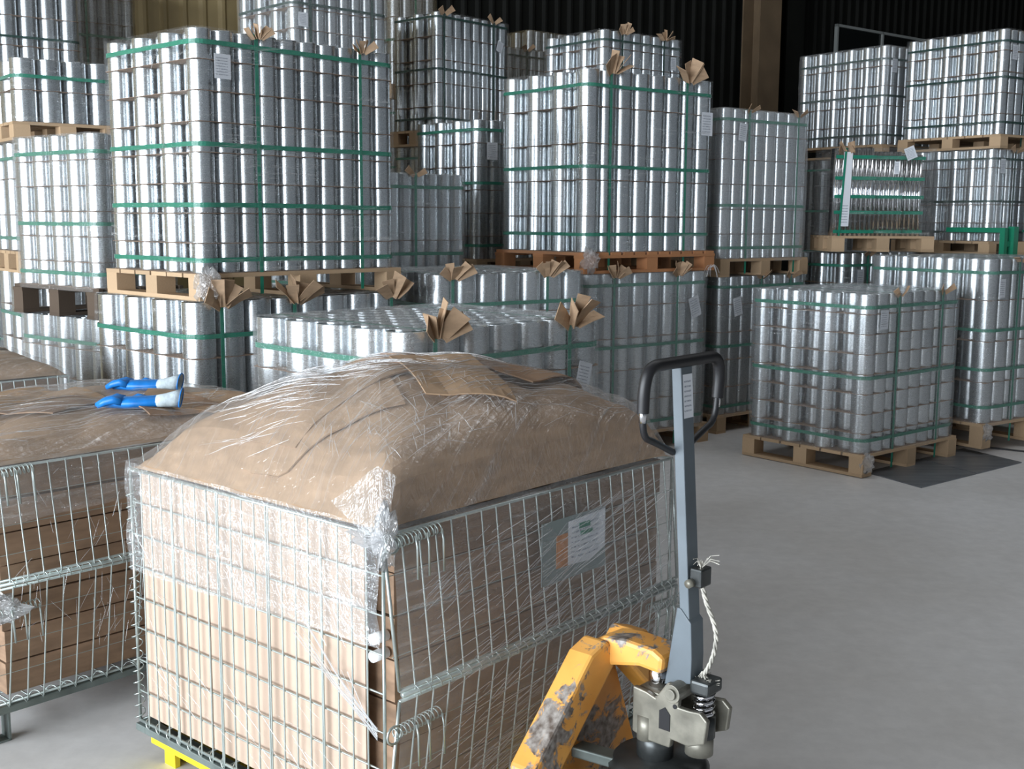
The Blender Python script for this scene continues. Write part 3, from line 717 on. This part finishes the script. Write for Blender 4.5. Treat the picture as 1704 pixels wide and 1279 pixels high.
def heap(name, label, loc, a, L, W, zt, zb, rise, seed, nb=7, pale=True, shoulder=.13, group=None):
    t = empty(name, loc, a, label, 'cardboard', 'heaps of flattened cardboard in the cages')
    rr = random.Random(seed); bh = (zt-zb)/nb
    for k in range(nb):
        g = MB(); i = .022; z = zb+k*bh
        g.box((i+.03+rr.uniform(0, .008), i+rr.uniform(0, .010), z+.002), (L-i-rr.uniform(0, .012), W-i, z+bh-.003)); g.build('cardboard_bundle', M['board_dark'], t)
    if pale:
        nsh = 3
        for k in range(nsh):
            y0 = .075 + (W-.10)*k/nsh; g = MB(); g.box((.012+.004*(k % 2), y0, zb+.005), (.018+.004*(k % 2), y0+(W-.10)/nsh-.004, zt-.004)); g.build('cardboard_liner', M['board_pale'], t)
    # heap of bent sheets: one crumpled hull and separate sheets lying over it
    NX, NY = 44, 40; g = MB(); vs = []
    for j in range(NY+1):
        for i in range(NX+1):
            s = .002+(L-.004)*i/NX; q = .002+(W-.004)*j/NY; vs.append((s, q, zt + .004 + heap_h(s, q, L, W, rise, seed, shoulder)))
    g.add(vs, [(j*(NX+1)+i, j*(NX+1)+i+1, (j+1)*(NX+1)+i+1, (j+1)*(NX+1)+i) for j in range(NY) for i in range(NX)])
    g.build('crumpled_sheet', M['board'], t, False)
    for k in range(9):
        cx, cy = rr.uniform(.2, L-.2), rr.uniform(.2, W-.2); ang = rr.uniform(0, PI); hx, hy = rr.uniform(.14, .26), rr.uniform(.10, .2)
        n = 8; vs = []; ca, sa = math.cos(ang), math.sin(ang)
        for j in range(n+1):
            for i in range(n+1):
                p = (i/n*2-1)*hx; q = (j/n*2-1)*hy; x = cx+p*ca-q*sa; y = cy+p*sa+q*ca
                x = min(max(x, .03), L-.03); y = min(max(y, .03), W-.03)
                vs.append((x, y, zt+.009 + heap_h(x, y, L, W, rise, seed, shoulder) + .002*k + .006*abs(p/hx)))
        g = MB(); g.add(vs, [(j*(n+1)+i, j*(n+1)+i+1, (j+1)*(n+1)+i+1, (j+1)*(n+1)+i) for j in range(n) for i in range(n)])
        o = g.build('cardboard_sheet', M[('board', 'board_dark', 'board')[k % 3]], t); m = o.modifiers.new('thick', 'SOLIDIFY'); m.thickness = .004
    return t
heap('cardboard_heap', 'domed heap of flattened brown cardboard filling the near cage', C1, A1, L1, W1, TOP1, .125, RISE, 2)
def film_field(cg, L, W, zt, rise, seed, mat, shoulder=.13, lap=.05, skirt_left=.36, skirt_right=.34):
    """film drawn over the heap and down round the upper part of the cage"""
    t = bpy.data.objects.new('film_wrap', None); COL.objects.link(t); t.parent = cg; NX, NY = 60, 52; vs = []; uv = []; rr = random.Random(seed+5)
    for j in range(NY+1):
        for i in range(NX+1):
            s = -.012+(L+.024)*i/NX; q = -.012+(W+.024)*j/NY
            h = heap_h(min(max(s, 0), L), min(max(q, 0), W), L, W, rise, seed, shoulder)
            vs.append((s, q, zt+.018 + h*1.01 + .004 + .004*rr.random())); uv.append((s+q*.4, q-s*.3))
    g = MB(); g.add(vs, [(j*(NX+1)+i, j*(NX+1)+i+1, (j+1)*(NX+1)+i+1, (j+1)*(NX+1)+i) for j in range(NY) for i in range(NX)], uv)
    g.build('top_sheet', mat, t, True)
    def strip(nm, x0, y0, x1, y1, ox, oy, drop0, drop1, m2, nx=48, nz=12, bul=0):
        vs = []; uv = []; Ls = math.hypot(x1-x0, y1-y0)
        for j in range(nz+1):
            for i in range(nx+1):
                f = i/nx; dr = (drop0+(drop1-drop0)*f)*(j/nz); k = .004*math.sin(f*31+j)+.004*rr.random(); bb = bul*math.sin(min(1, dr/.7)*PI)
                vs.append((x0+(x1-x0)*f+ox*(.014+k+bb), y0+(y1-y0)*f+oy*(.014+k+bb), zt+.024-dr)); uv.append((f*Ls, -dr))
        g = MB(); g.add(vs, [(j*(nx+1)+i, j*(nx+1)+i+1, (j+1)*(nx+1)+i+1, (j+1)*(nx+1)+i) for j in range(nz) for i in range(nx)], uv); g.build(nm, m2, t, True)
    strip('side_wrap', 0, 0, 0, W, -1, 0, skirt_left*.9, skirt_left, M['film_cage'])
    strip('front_wrap', 0, 0, L, 0, 0, -1, skirt_right+.02, skirt_right-.02, M['film_cage'], bul=.035)
    return t
ff = film_field(cg1, L1, W1, TOP1, RISE, 2, M['film_heap'], skirt_right=.68, skirt_left=.30)
# bright bunched film at the near upper corner and twisted strands pulled to the lower latch
tuft(-.005, -.012, TOP1+.0, .026, .026, .06, ff, 4); tuft(.0, .03, TOP1-.01, .03, .06, .02, ff, 6)
g = MB(); n = 14; vs = []; uv = []
for j in range(n+1):
    for i in range(9):
        f = j/n; q = i/8*2-1; base = Vector((-.016, -.016, TOP1-.02)); tipv = Vector((.03, -.012, TOP1+.13)) if q > 0 else Vector((-.008, .16, TOP1+.05))
        mid = Vector((.006, .02, TOP1+.15)); e_ = mid.lerp(tipv, abs(q)); p_ = base.lerp(e_, f); p_.x -= .010*math.sin(PI*f); p_.y -= .010*math.sin(PI*f)
        vs.append(p_ + Vector((0, 0, .003*math.sin(q*17)*f))); uv.append((f*.2, q*.1*f))
g.add(vs, [(j*9+i, j*9+i+1, (j+1)*9+i+1, (j+1)*9+i) for j in range(n) for i in range(8)], uv); g.build('corner_gusset', M['film_cage'], ff, True)
g = MB()
for k in range(16):
    y1 = R.uniform(.10, .34); z1_ = .40 + y1*.62 + R.uniform(-.05, .05)
    g.tube([(-.022, 0.0, .385+R.uniform(-.01, .02)), (-.020, y1*.5, (.385+z1_)/2-.004), (-.014, y1, z1_)], R.uniform(.0006, .0016), 4)
g.build('twisted_strand', M['film_tuft'], ff)
strands(ff, ((.04, L1-.04), (.14, .80), lambda u, v: (u, -.020 - .045*math.sin(max(0, min(1, (.84-v)/.7))*PI), v)), 800, 3, .06, .34, .28, .0008, .12)
strands(ff, ((.05, W1-.05), (.14, .55), lambda u, v: (-.018, u, v)), 60, 4, .04, .2, .5, .0005, .2)
def on_heap(u, v): return (u, v, TOP1 + .027 + heap_h(u, v, L1, W1, RISE, 2, .13)*1.01)
strands(ff, ((.03, L1-.03), (.03, .60), on_heap), 420, 5, .06, .30, .08, .0007, .14)
def on_heap_t(u, v): return on_heap(v, W1-u)
strands(ff, ((.03, .62), (.03, L1-.03), on_heap_t), 420, 6, .06, .30, .30, .0007, .14)
strands(ff, ((.03, .60), (.03, .55), on_heap), 150, 7, .03, .14, 1.0, .0007, .3)
strands(ff, ((.05, W1-.05), (.55, .85), lambda u, v: (-.026, u, v)), 160, 8, .03, .12, 1.3, .0006, .5)

# name plate on the front of the near cage
def plate():
    t = bpy.data.objects.new('name_plate', None); COL.objects.link(t); t.parent = cg1; t['label'] = 'grey plastic plate with a white printed sheet and orange mark'
    x0, x1 = .50, .76; y = -.030; z0_, z1_ = .60, .76
    MB().box((x0, y, z0_), (x1, y+.003, z1_)).build('backing', M['panel_grey'], t)
    g = MB(); g.box((x0+.055, y-.0015, z0_+.035), (x0+.10, y-.0005, z0_+.12)); g.build('orange_mark', M['sticker_orange'], t)
    g = MB(); g.add([(x0+.10, y-.002, z0_+.035), (x0+.19, y-.002, z0_+.030), (x1-.004, y-.002, z0_+.055), (x1-.004, y-.002, z1_-.004), (x0+.10, y-.002, z1_-.012)], [(0, 1, 2, 3, 4)], [(0, 0), (.6, 0), (1, .15), (1, 1), (0, 1)])
    g.build('printed_sheet', M['paper'], t)
    g = MB(); g.box((x0+.145, y-.0035, z1_-.038), (x0+.19, y-.0025, z1_-.024)); g.box((x0+.15, y-.0035, z1_-.056), (x0+.20, y-.0025, z1_-.046)); g.build('green_heading', M['strap'], t)
    return t
plate()
# two white foam rolls tucked at the near corner of the heap
for k, z in enumerate((.585, .545)):
    g = MB(); g.tube([(.006, .045, z), (.048, .045, z)], .013, 14); o = g.build('foam_roll', M['foam'], None, True)
    o.location = C1; o.rotation_euler = (0, 0, A1); tag(o, ('upper', 'lower')[k] + ' white foam roll end in the corner gap of the near cage', 'foam roll')

# ---- second cage at the left and third behind it
C2 = (-1.47, 3.10, 0); A2 = .833; L2, W2 = 1.15, 1.0
C2 = (-1.475, 3.13, 0)
def c2_heap(u, v): return (u, v, .80 + .027 + heap_h(u, v, L2, W2, .06, 5, .03)*1.01)
cg2 = cage('left wire mesh cage with flat film covered top, gloves on it', C2, A2, L2, W2, .115, .80, .475, rr=random.Random(9))
heap('cardboard_heap', 'nearly flat load of brown cardboard filling the left cage, gloves lying on it', C2, A2, L2, W2, .80, .125, .06, 5, pale=False, shoulder=.03)
film_field(cg2, L2, W2, .80, .06, 5, M['film_heap'], shoulder=.03, skirt_left=.25, skirt_right=.16)
strands(cg2, ((.03, L2-.03), (.03, W2-.03), c2_heap), 300, 15, .05, .3, -.2, .0007, .3)
strands(cg2, ((.04, L2-.04), (.14, .80), lambda u, v: (u, -.055, v)), 160, 16, .03, .14, 1.3, .0006, .5)
tf = tuft(0, 0, 0, .07, .03, .035, None, 8); tf.location = (C2[0]+.03, C2[1]+.02, .40); tag(tf, 'crumpled white film stuffed at the latch of the left cage', 'film')
C3 = (-2.75, 4.25, 0)
cg3 = cage('farther wire mesh cage behind the left cage, only its film covered top in view', C3, A2, L2, W2, .115, .80, .475, rr=random.Random(11))
heap('cardboard_heap', 'crumpled cardboard mound in the farther cage at the left edge', C3, A2, L2, W2, .80, .125, .10, 8, pale=False, shoulder=.05)
film_field(cg3, L2, W2, .80, .10, 8, M['film_heap'], shoulder=.05, skirt_left=.25, skirt_right=.16)

# ------------------------------------------------------------------ gloves
def glove(loc, rz, label, seed):
    rr = random.Random(seed); t = empty('work_glove', loc, rz, label, 'glove', 'pair of work gloves on the left cage'); t.scale = (.88, 1.0, 1.25)
    def loft(secs, mat, name, capend=True, n=14):
        g = MB(); vs = []
        for (x, y, z, a, b, tilt) in secs:
            for q in range(n):
                th = 2*PI*q/n; vs.append((x + tilt*b*math.sin(th), y + a*math.cos(th), z + b*math.sin(th)))
        m = len(secs); fs = [(k*n+q, k*n+(q+1) % n, (k+1)*n+(q+1) % n, (k+1)*n+q) for k in range(m-1) for q in range(n)]
        if capend: fs.append(tuple(reversed(range(n))))
        g.add(vs, fs); o = g.build(name, mat, t, True)
        return o
    loft([(-.20, .0, .012, .004, .004, 0), (-.19, 0, .013, .018, .010, 0), (-.15, .005, .014, .030, .014, 0), (-.11, .0, .015, .040, .016, 0), (-.06, 0, .016, .042, .016, 0), (-.02, 0, .017, .036, .016, 0), (.005, 0, .018, .030, .016, 0)], M['blue'], 'palm')
    for k in range(4):
        y = -.028+.018*k; x0 = -.12; ln = .085+.012*math.sin(k*1.2)
        g = MB(); g.tube([(x0, y, .020), (x0-.03, y*1.05, .026), (x0-ln*.7, y*1.1, .020), (x0-ln, y*1.1, .010)], [.011, .0105, .0095, .006], 10); g.build('finger', M['blue'], t, True)
    g = MB(); g.tube([(-.05, .032, .018), (-.08, .052, .022), (-.115, .055, .014)], [.013, .011, .007], 10); g.build('thumb', M['blue'], t, True)
    o = loft([(.0, 0, .018, .031, .016, 0), (.03, .002, .020, .030, .018, 0), (.06, .004, .023, .029, .021, .1), (.085, .004, .026, .030, .025, .25)], M['cuff'], 'cuff', False); m = o.modifiers.new('thick', 'SOLIDIFY'); m.thickness = .003
    g = MB(); g.tube([(.087+.25*.025*math.sin(2*PI*q/16), .004+.030*math.cos(2*PI*q/16), .026+.025*math.sin(2*PI*q/16)) for q in range(16)], .0022, 6, closed=True); g.build('cuff_hem', M['blue'], t, True)
    return t
def on_c2(x, y):
    v = Vector((x-C2[0], y-C2[1])); c, q = math.cos(A2), math.sin(A2); a_, b_ = v.x*c+v.y*q, -v.x*q+v.y*c
    return .80 + .012 + heap_h(a_, b_, L2, W2, .06, 5, .03)
glove((-1.150, 3.70, on_c2(-1.22, 3.70)), .10, 'nearer blue rubber work glove with grey cuff lying on the film', 1)
glove((-1.255, 4.07, on_c2(-1.33, 4.07)), -.08, 'farther blue rubber work glove with grey cuff and dark open end', 2)

# ------------------------------------------------------------------ hand pallet truck
def truck():
    """local frame: x = lateral (E1 of the cage), y = towards the cage (forks), z up; -y is outward"""
    ctr = Vector(C1) + Vector((math.cos(A1), math.sin(A1), 0))*.37
    t = empty('hand_pallet_truck', (ctr.x, ctr.y, 0), A1, 'worn orange hand pallet truck with black looped handle, forks under the near cage', 'pallet truck')
    B = lambda g, n, m, bv=.003: bevel(g.build(n, M[m], t), bv)
    for s in (-1, 1):
        g = MB(); c = s*.27
        g.box((c-.085, -.24, .074), (c+.085, 1.0, .086)); g.box((c-.08, -.24, .045), (c-.073, .985, .078)); g.box((c+.073, -.24, .045), (c+.08, .985, .078))
        f = B(g, 'fork', 'yellow', .002)
        q = MB(); q.box((c-.072, .88, .0), (c-.056, .93, .075)); q.box((c+.056, .88, .0), (c+.072, .93, .075)); q.build('roller_bracket', M['yellow'], t)
        q = MB(); q.tube([(c-.034, .92, .035), (c+.034, .92, .035)], .034, 18); q.build('fork_roller', M['black'], t, True)
        # sloping arm: flat plate dropping from the bridge to the fork
        g = MB(); z1 = .60; o0 = -.35
        pts = [(s*.0, .555), (s*.05, .598), (s*.105, .580), (s*.30, .385), (s*.35, .12), (s*.19, .10), (s*.20, .36)]
        g.prism(pts if s > 0 else pts, -.365, -.30, lambda a, b, h: (a, h, b)); B(g, 'sloping_arm', 'orange', .008)
        g = MB(); g.box((s*.19 if s > 0 else -.35, -.36, .045), (.35 if s > 0 else -.19, -.235, .12)); B(g, 'fork_heel', 'orange', .004)
    # back plate between arms
    g = MB(); g.prism([(-.05, .55), (.05, .55), (.20, .16), (-.20, .16)], -.298, -.288, lambda a, b, h: (a, h, b)); B(g, 'back_plate', 'orange', .002)
    # bridge from arms out to the pump cap
    g = MB(); g.prism([(-.497, .552), (-.502, .588), (-.475, .602), (-.40, .606), (-.345, .600), (-.300, .575), (-.300, .52), (-.372, .540), (-.44, .556)], -.042, .042, lambda a, b, h: (h, a, b)); B(g, 'bridge', 'orange', .010)
    # pump: piston, cast head with window, pin, spring, base
    g = MB(); g.tube([(0, -.465, .50), (0, -.465, .56)], .022, 20); g.build('piston', M['chrome'], t, True)
    prof = [(-.434, .516), (-.434, .415), (-.47, .405), (-.529, .405), (-.532, .425), (-.575, .422), (-.612, .438), (-.618, .488), (-.600, .503), (-.575, .500), (-.548, .500), (-.550, .530), (-.538, .548), (-.520, .546), (-.505, .525), (-.491, .505), (-.468, .512)]
    g = MB(); g.prism(prof, -.052, -.038, lambda a, b, h: (h, a, b)); g.prism(prof, .038, .052, lambda a, b, h: (h, a, b)); B(g, 'pump_yoke', 'iron', .003)
    g = MB(); g.box((-.040, -.50, .405), (.040, -.430, .512)); B(g, 'pump_head', 'iron', .012)
    g = MB(); g.prism([(-.503, .442), (-.530, .442), (-.530, .478), (-.517, .492), (-.503, .482)], -.0535, -.0525, lambda a, b, h: (h, a, b)); g.build('yoke_window', M['hole'], t)
    g = MB(); g.tube([(-.036, -.462, .402), (-.036, -.462, .455)], .022, 16); g.build('boss', M['iron'], t, True)
    g = MB(); g.tube([(-.060, -.536, .528), (.060, -.536, .528)], .020, 24); g.tube([(-.066, -.536, .528), (-.060, -.536, .528)], .012, 20); B(g, 'pivot_pin', 'iron', .001)
    g = MB(); g.tube([(-.0535, -.541, .500), (-.0522, -.541, .500)], .005, 10); g.build('dark_bore', M['hole'], t)
    helix((0, -.578, .475), (0, -.578, .525), .020, .013, .005).build('spring', M['chrome'], t, True)
    g = MB(); g.tube([(0, -.578, .43), (0, -.578, .475)], .026, 18); g.build('pump_plunger', M['dark_iron'], t, True)
    g = MB(); g.tube([(0, -.570, .39), (0, -.570, .43)], .030, 18); g.build('plunger_housing', M['iron'], t, True)
    g = MB(); g.box((-.03, -.605, .528), (.03, -.560, .558)); B(g, 'chain_block', 'dark_iron', .006)
    g = MB(); g.tube([(0, -.46, .35), (0, -.46, .408)], .040, 28); g.build('neck', M['dark_iron'], t, True)
    g = MB(); g.tube([(0, -.47, .20), (0, -.47, .335), (0, -.47, .352)], [.10, .11, .095], 36); g.build('steering_base', M['dark_iron'], t, True)
    g = MB(); g.obox((-.06, -.33, .335), (-.15, 1, 0), .085, .022, .012); B(g, 'pedal_lever', 'frame', .004)
    g = MB(); g.box((-.075, -.60, .20), (-.055, -.50, .30)); g.box((.055, -.60, .20), (.075, -.50, .30)); g.build('axle_bracket', M['galv'], t)
    for s in (-1, 1):
        g = MB(); g.tube([(s*.03, -.46, .10), (s*.085, -.46, .10)], .10, 32); g.build('steer_wheel', M['black'], t, True)
    # handle shaft and loop
    top = Vector((.0, -.502, 1.205)); bot = Vector((.0, -.544, .60))
    g = MB(); g.obox((top+bot)/2, top-bot, (top-bot).length/2, .021, .0115, up=(0, 1, 0)); 
    sh = B(g, 'handle_shaft', 'jack_grey', .002)
    g = MB(); g.prism([(-.521, .702), (-.530, .702), (-.556, .675), (-.560, .60), (-.559, .545), (-.495, .528), (-.503, .58)], -.024, .024, lambda a, b, h: (h, a, b)); B(g, 'shaft_shoe', 'jack_grey', .002)
    def hp(x, z): return (x*.93, -.504 + (1.12-z)*.05, z)
    def smooth(P, it=2):
        for _ in range(it):
            Q = [P[0]]
            for a, b in zip(P[:-1], P[1:]): Q += [Vector(a)*.75+Vector(b)*.25, Vector(a)*.25+Vector(b)*.75]
            Q.append(P[-1]); P = Q
        return P
    for s in (-1, 1):
        low = smooth([Vector(hp(s*.022, 1.028)), Vector(hp(s*.10, 1.060)), Vector(hp(s*.145, 1.075)), Vector(hp(s*.150, 1.14))])
        MB().tube(low, .0070, 14).build('handle_arm', M['black'], t, True)
        MB().tube([hp(s*.150, 1.105), hp(s*.150, 1.135)], .0076, 14).build('chrome_tube', M['chrome'], t, True)
    grip = smooth([Vector(hp(-.150, 1.125)), Vector(hp(-.152, 1.18)), Vector(hp(-.135, 1.216)), Vector(hp(-.07, 1.216)), Vector(hp(.07, 1.216)), Vector(hp(.135, 1.216)), Vector(hp(.152, 1.18)), Vector(hp(.150, 1.125))], 3)
    MB().tube(grip, .0125, 16).build('grip', M['black'], t, True)
    g = MB(); g.add([(-.018, -.522, 1.10), (.018, -.522, 1.10), (.018, -.516, 1.19), (-.018, -.516, 1.19)], [(0, 1, 2, 3)], [(0, 0), (1, 0), (1, 1), (0, 1)]); g.build('instruction_sticker', M['paper'], t)
    # clamp and cable down the outer side
    g = MB(); g.box((-.02, -.575, .752), (.022, -.546, .792)); B(g, 'cable_clamp', 'dark_iron', .004)
    g = MB(); g.tube([(-.035, -.553, .762), (-.018, -.553, .762)], .009, 12); g.build('clamp_screw', M['iron'], t, True)
    path = smooth([Vector((0, -.562, .77)), Vector((0, -.575, .72)), Vector((.01, -.600, .66)), Vector((.01, -.592, .60)), Vector((0, -.572, .555))], 3)
    g = MB(); n = len(path)
    for q in range(3): g.tube([p + Vector((.003*math.cos(k*.9+q*2.1), .003*math.sin(k*.9+q*2.1), 0)) for k, p in enumerate(path)], .0028, 6)
    g.build('steel_cable', M['rope'], t, True)
    for c, dz in (((0, -.562, .79), 1), ((0, -.572, .57), -1)):
        g = MB()
        for k in range(14):
            a = R.uniform(0, 2*PI); e = Vector(c) + Vector((.025*math.cos(a), .03*math.sin(a)-.01, R.uniform(.0, .03)*dz)); mid = (Vector(c)+e)/2 + Vector((0, 0, .012*dz)); g.tube([c, mid, e], .0009, 4)
        g.build('frayed_strands', M['rope'], t)['kind'] = 'stuff'
    return t
truck()

# ------------------------------------------------------------------ floor things
def plates():
    pts = ((2.138, 6.84), (2.334, 6.437), (3.217, 7.152), (3.018, 7.59)); a, b, c, d = [Vector((*p, 0)) for p in pts]
    for k, (f0, f1) in enumerate(((0, .52), (.53, 1))):
        q = [a.lerp(d, f0), b.lerp(c, f0), b.lerp(c, f1), a.lerp(d, f1)]
        g = MB(); g.prism([(p.x, p.y) for p in q], .0, .006, lambda x, y, h: (x, y, h)); o = g.build('floor_plate', M['plate'])
        tag(o, ('grey steel floor plate beside the front corner of the aisle load', 'farther grey steel floor plate toward the right edge of the photo')[k], 'floor plate', 'steel floor plates by the aisle load')
plates()
g = MB(); P = [Vector((2.95, 7.72, .006)), Vector((3.15, 7.66, .006)), Vector((3.45, 7.45, .006)), Vector((3.9, 7.15, .006))]
g.tube(P, .006, 6); tag(g.build('floor_cable', M['black'], None, True), 'thin black cable on the floor by the right edge load', 'cable')
def gate():
    t = empty('green_gate', (3.66, 8.68, 0), .62, 'green painted steel frame standing behind the long can load', 'frame')
    g = MB(); g.box((.0, 0, 0), (.04, .04, 1.46)); g.build('post', M['green'], t)
    g = MB(); g.box((.09, -.02, 0), (.15, .03, 1.47)); g.build('post', M['green'], t)
    g = MB(); g.box((.04, .005, 1.32), (.09, .03, 1.36)); g.build('hinge', M['green'], t)
    g = MB(); g.box((.005, .04, 1.425), (.03, .50, 1.46)); g.build('rail', M['green'], t)
    return t
gate()
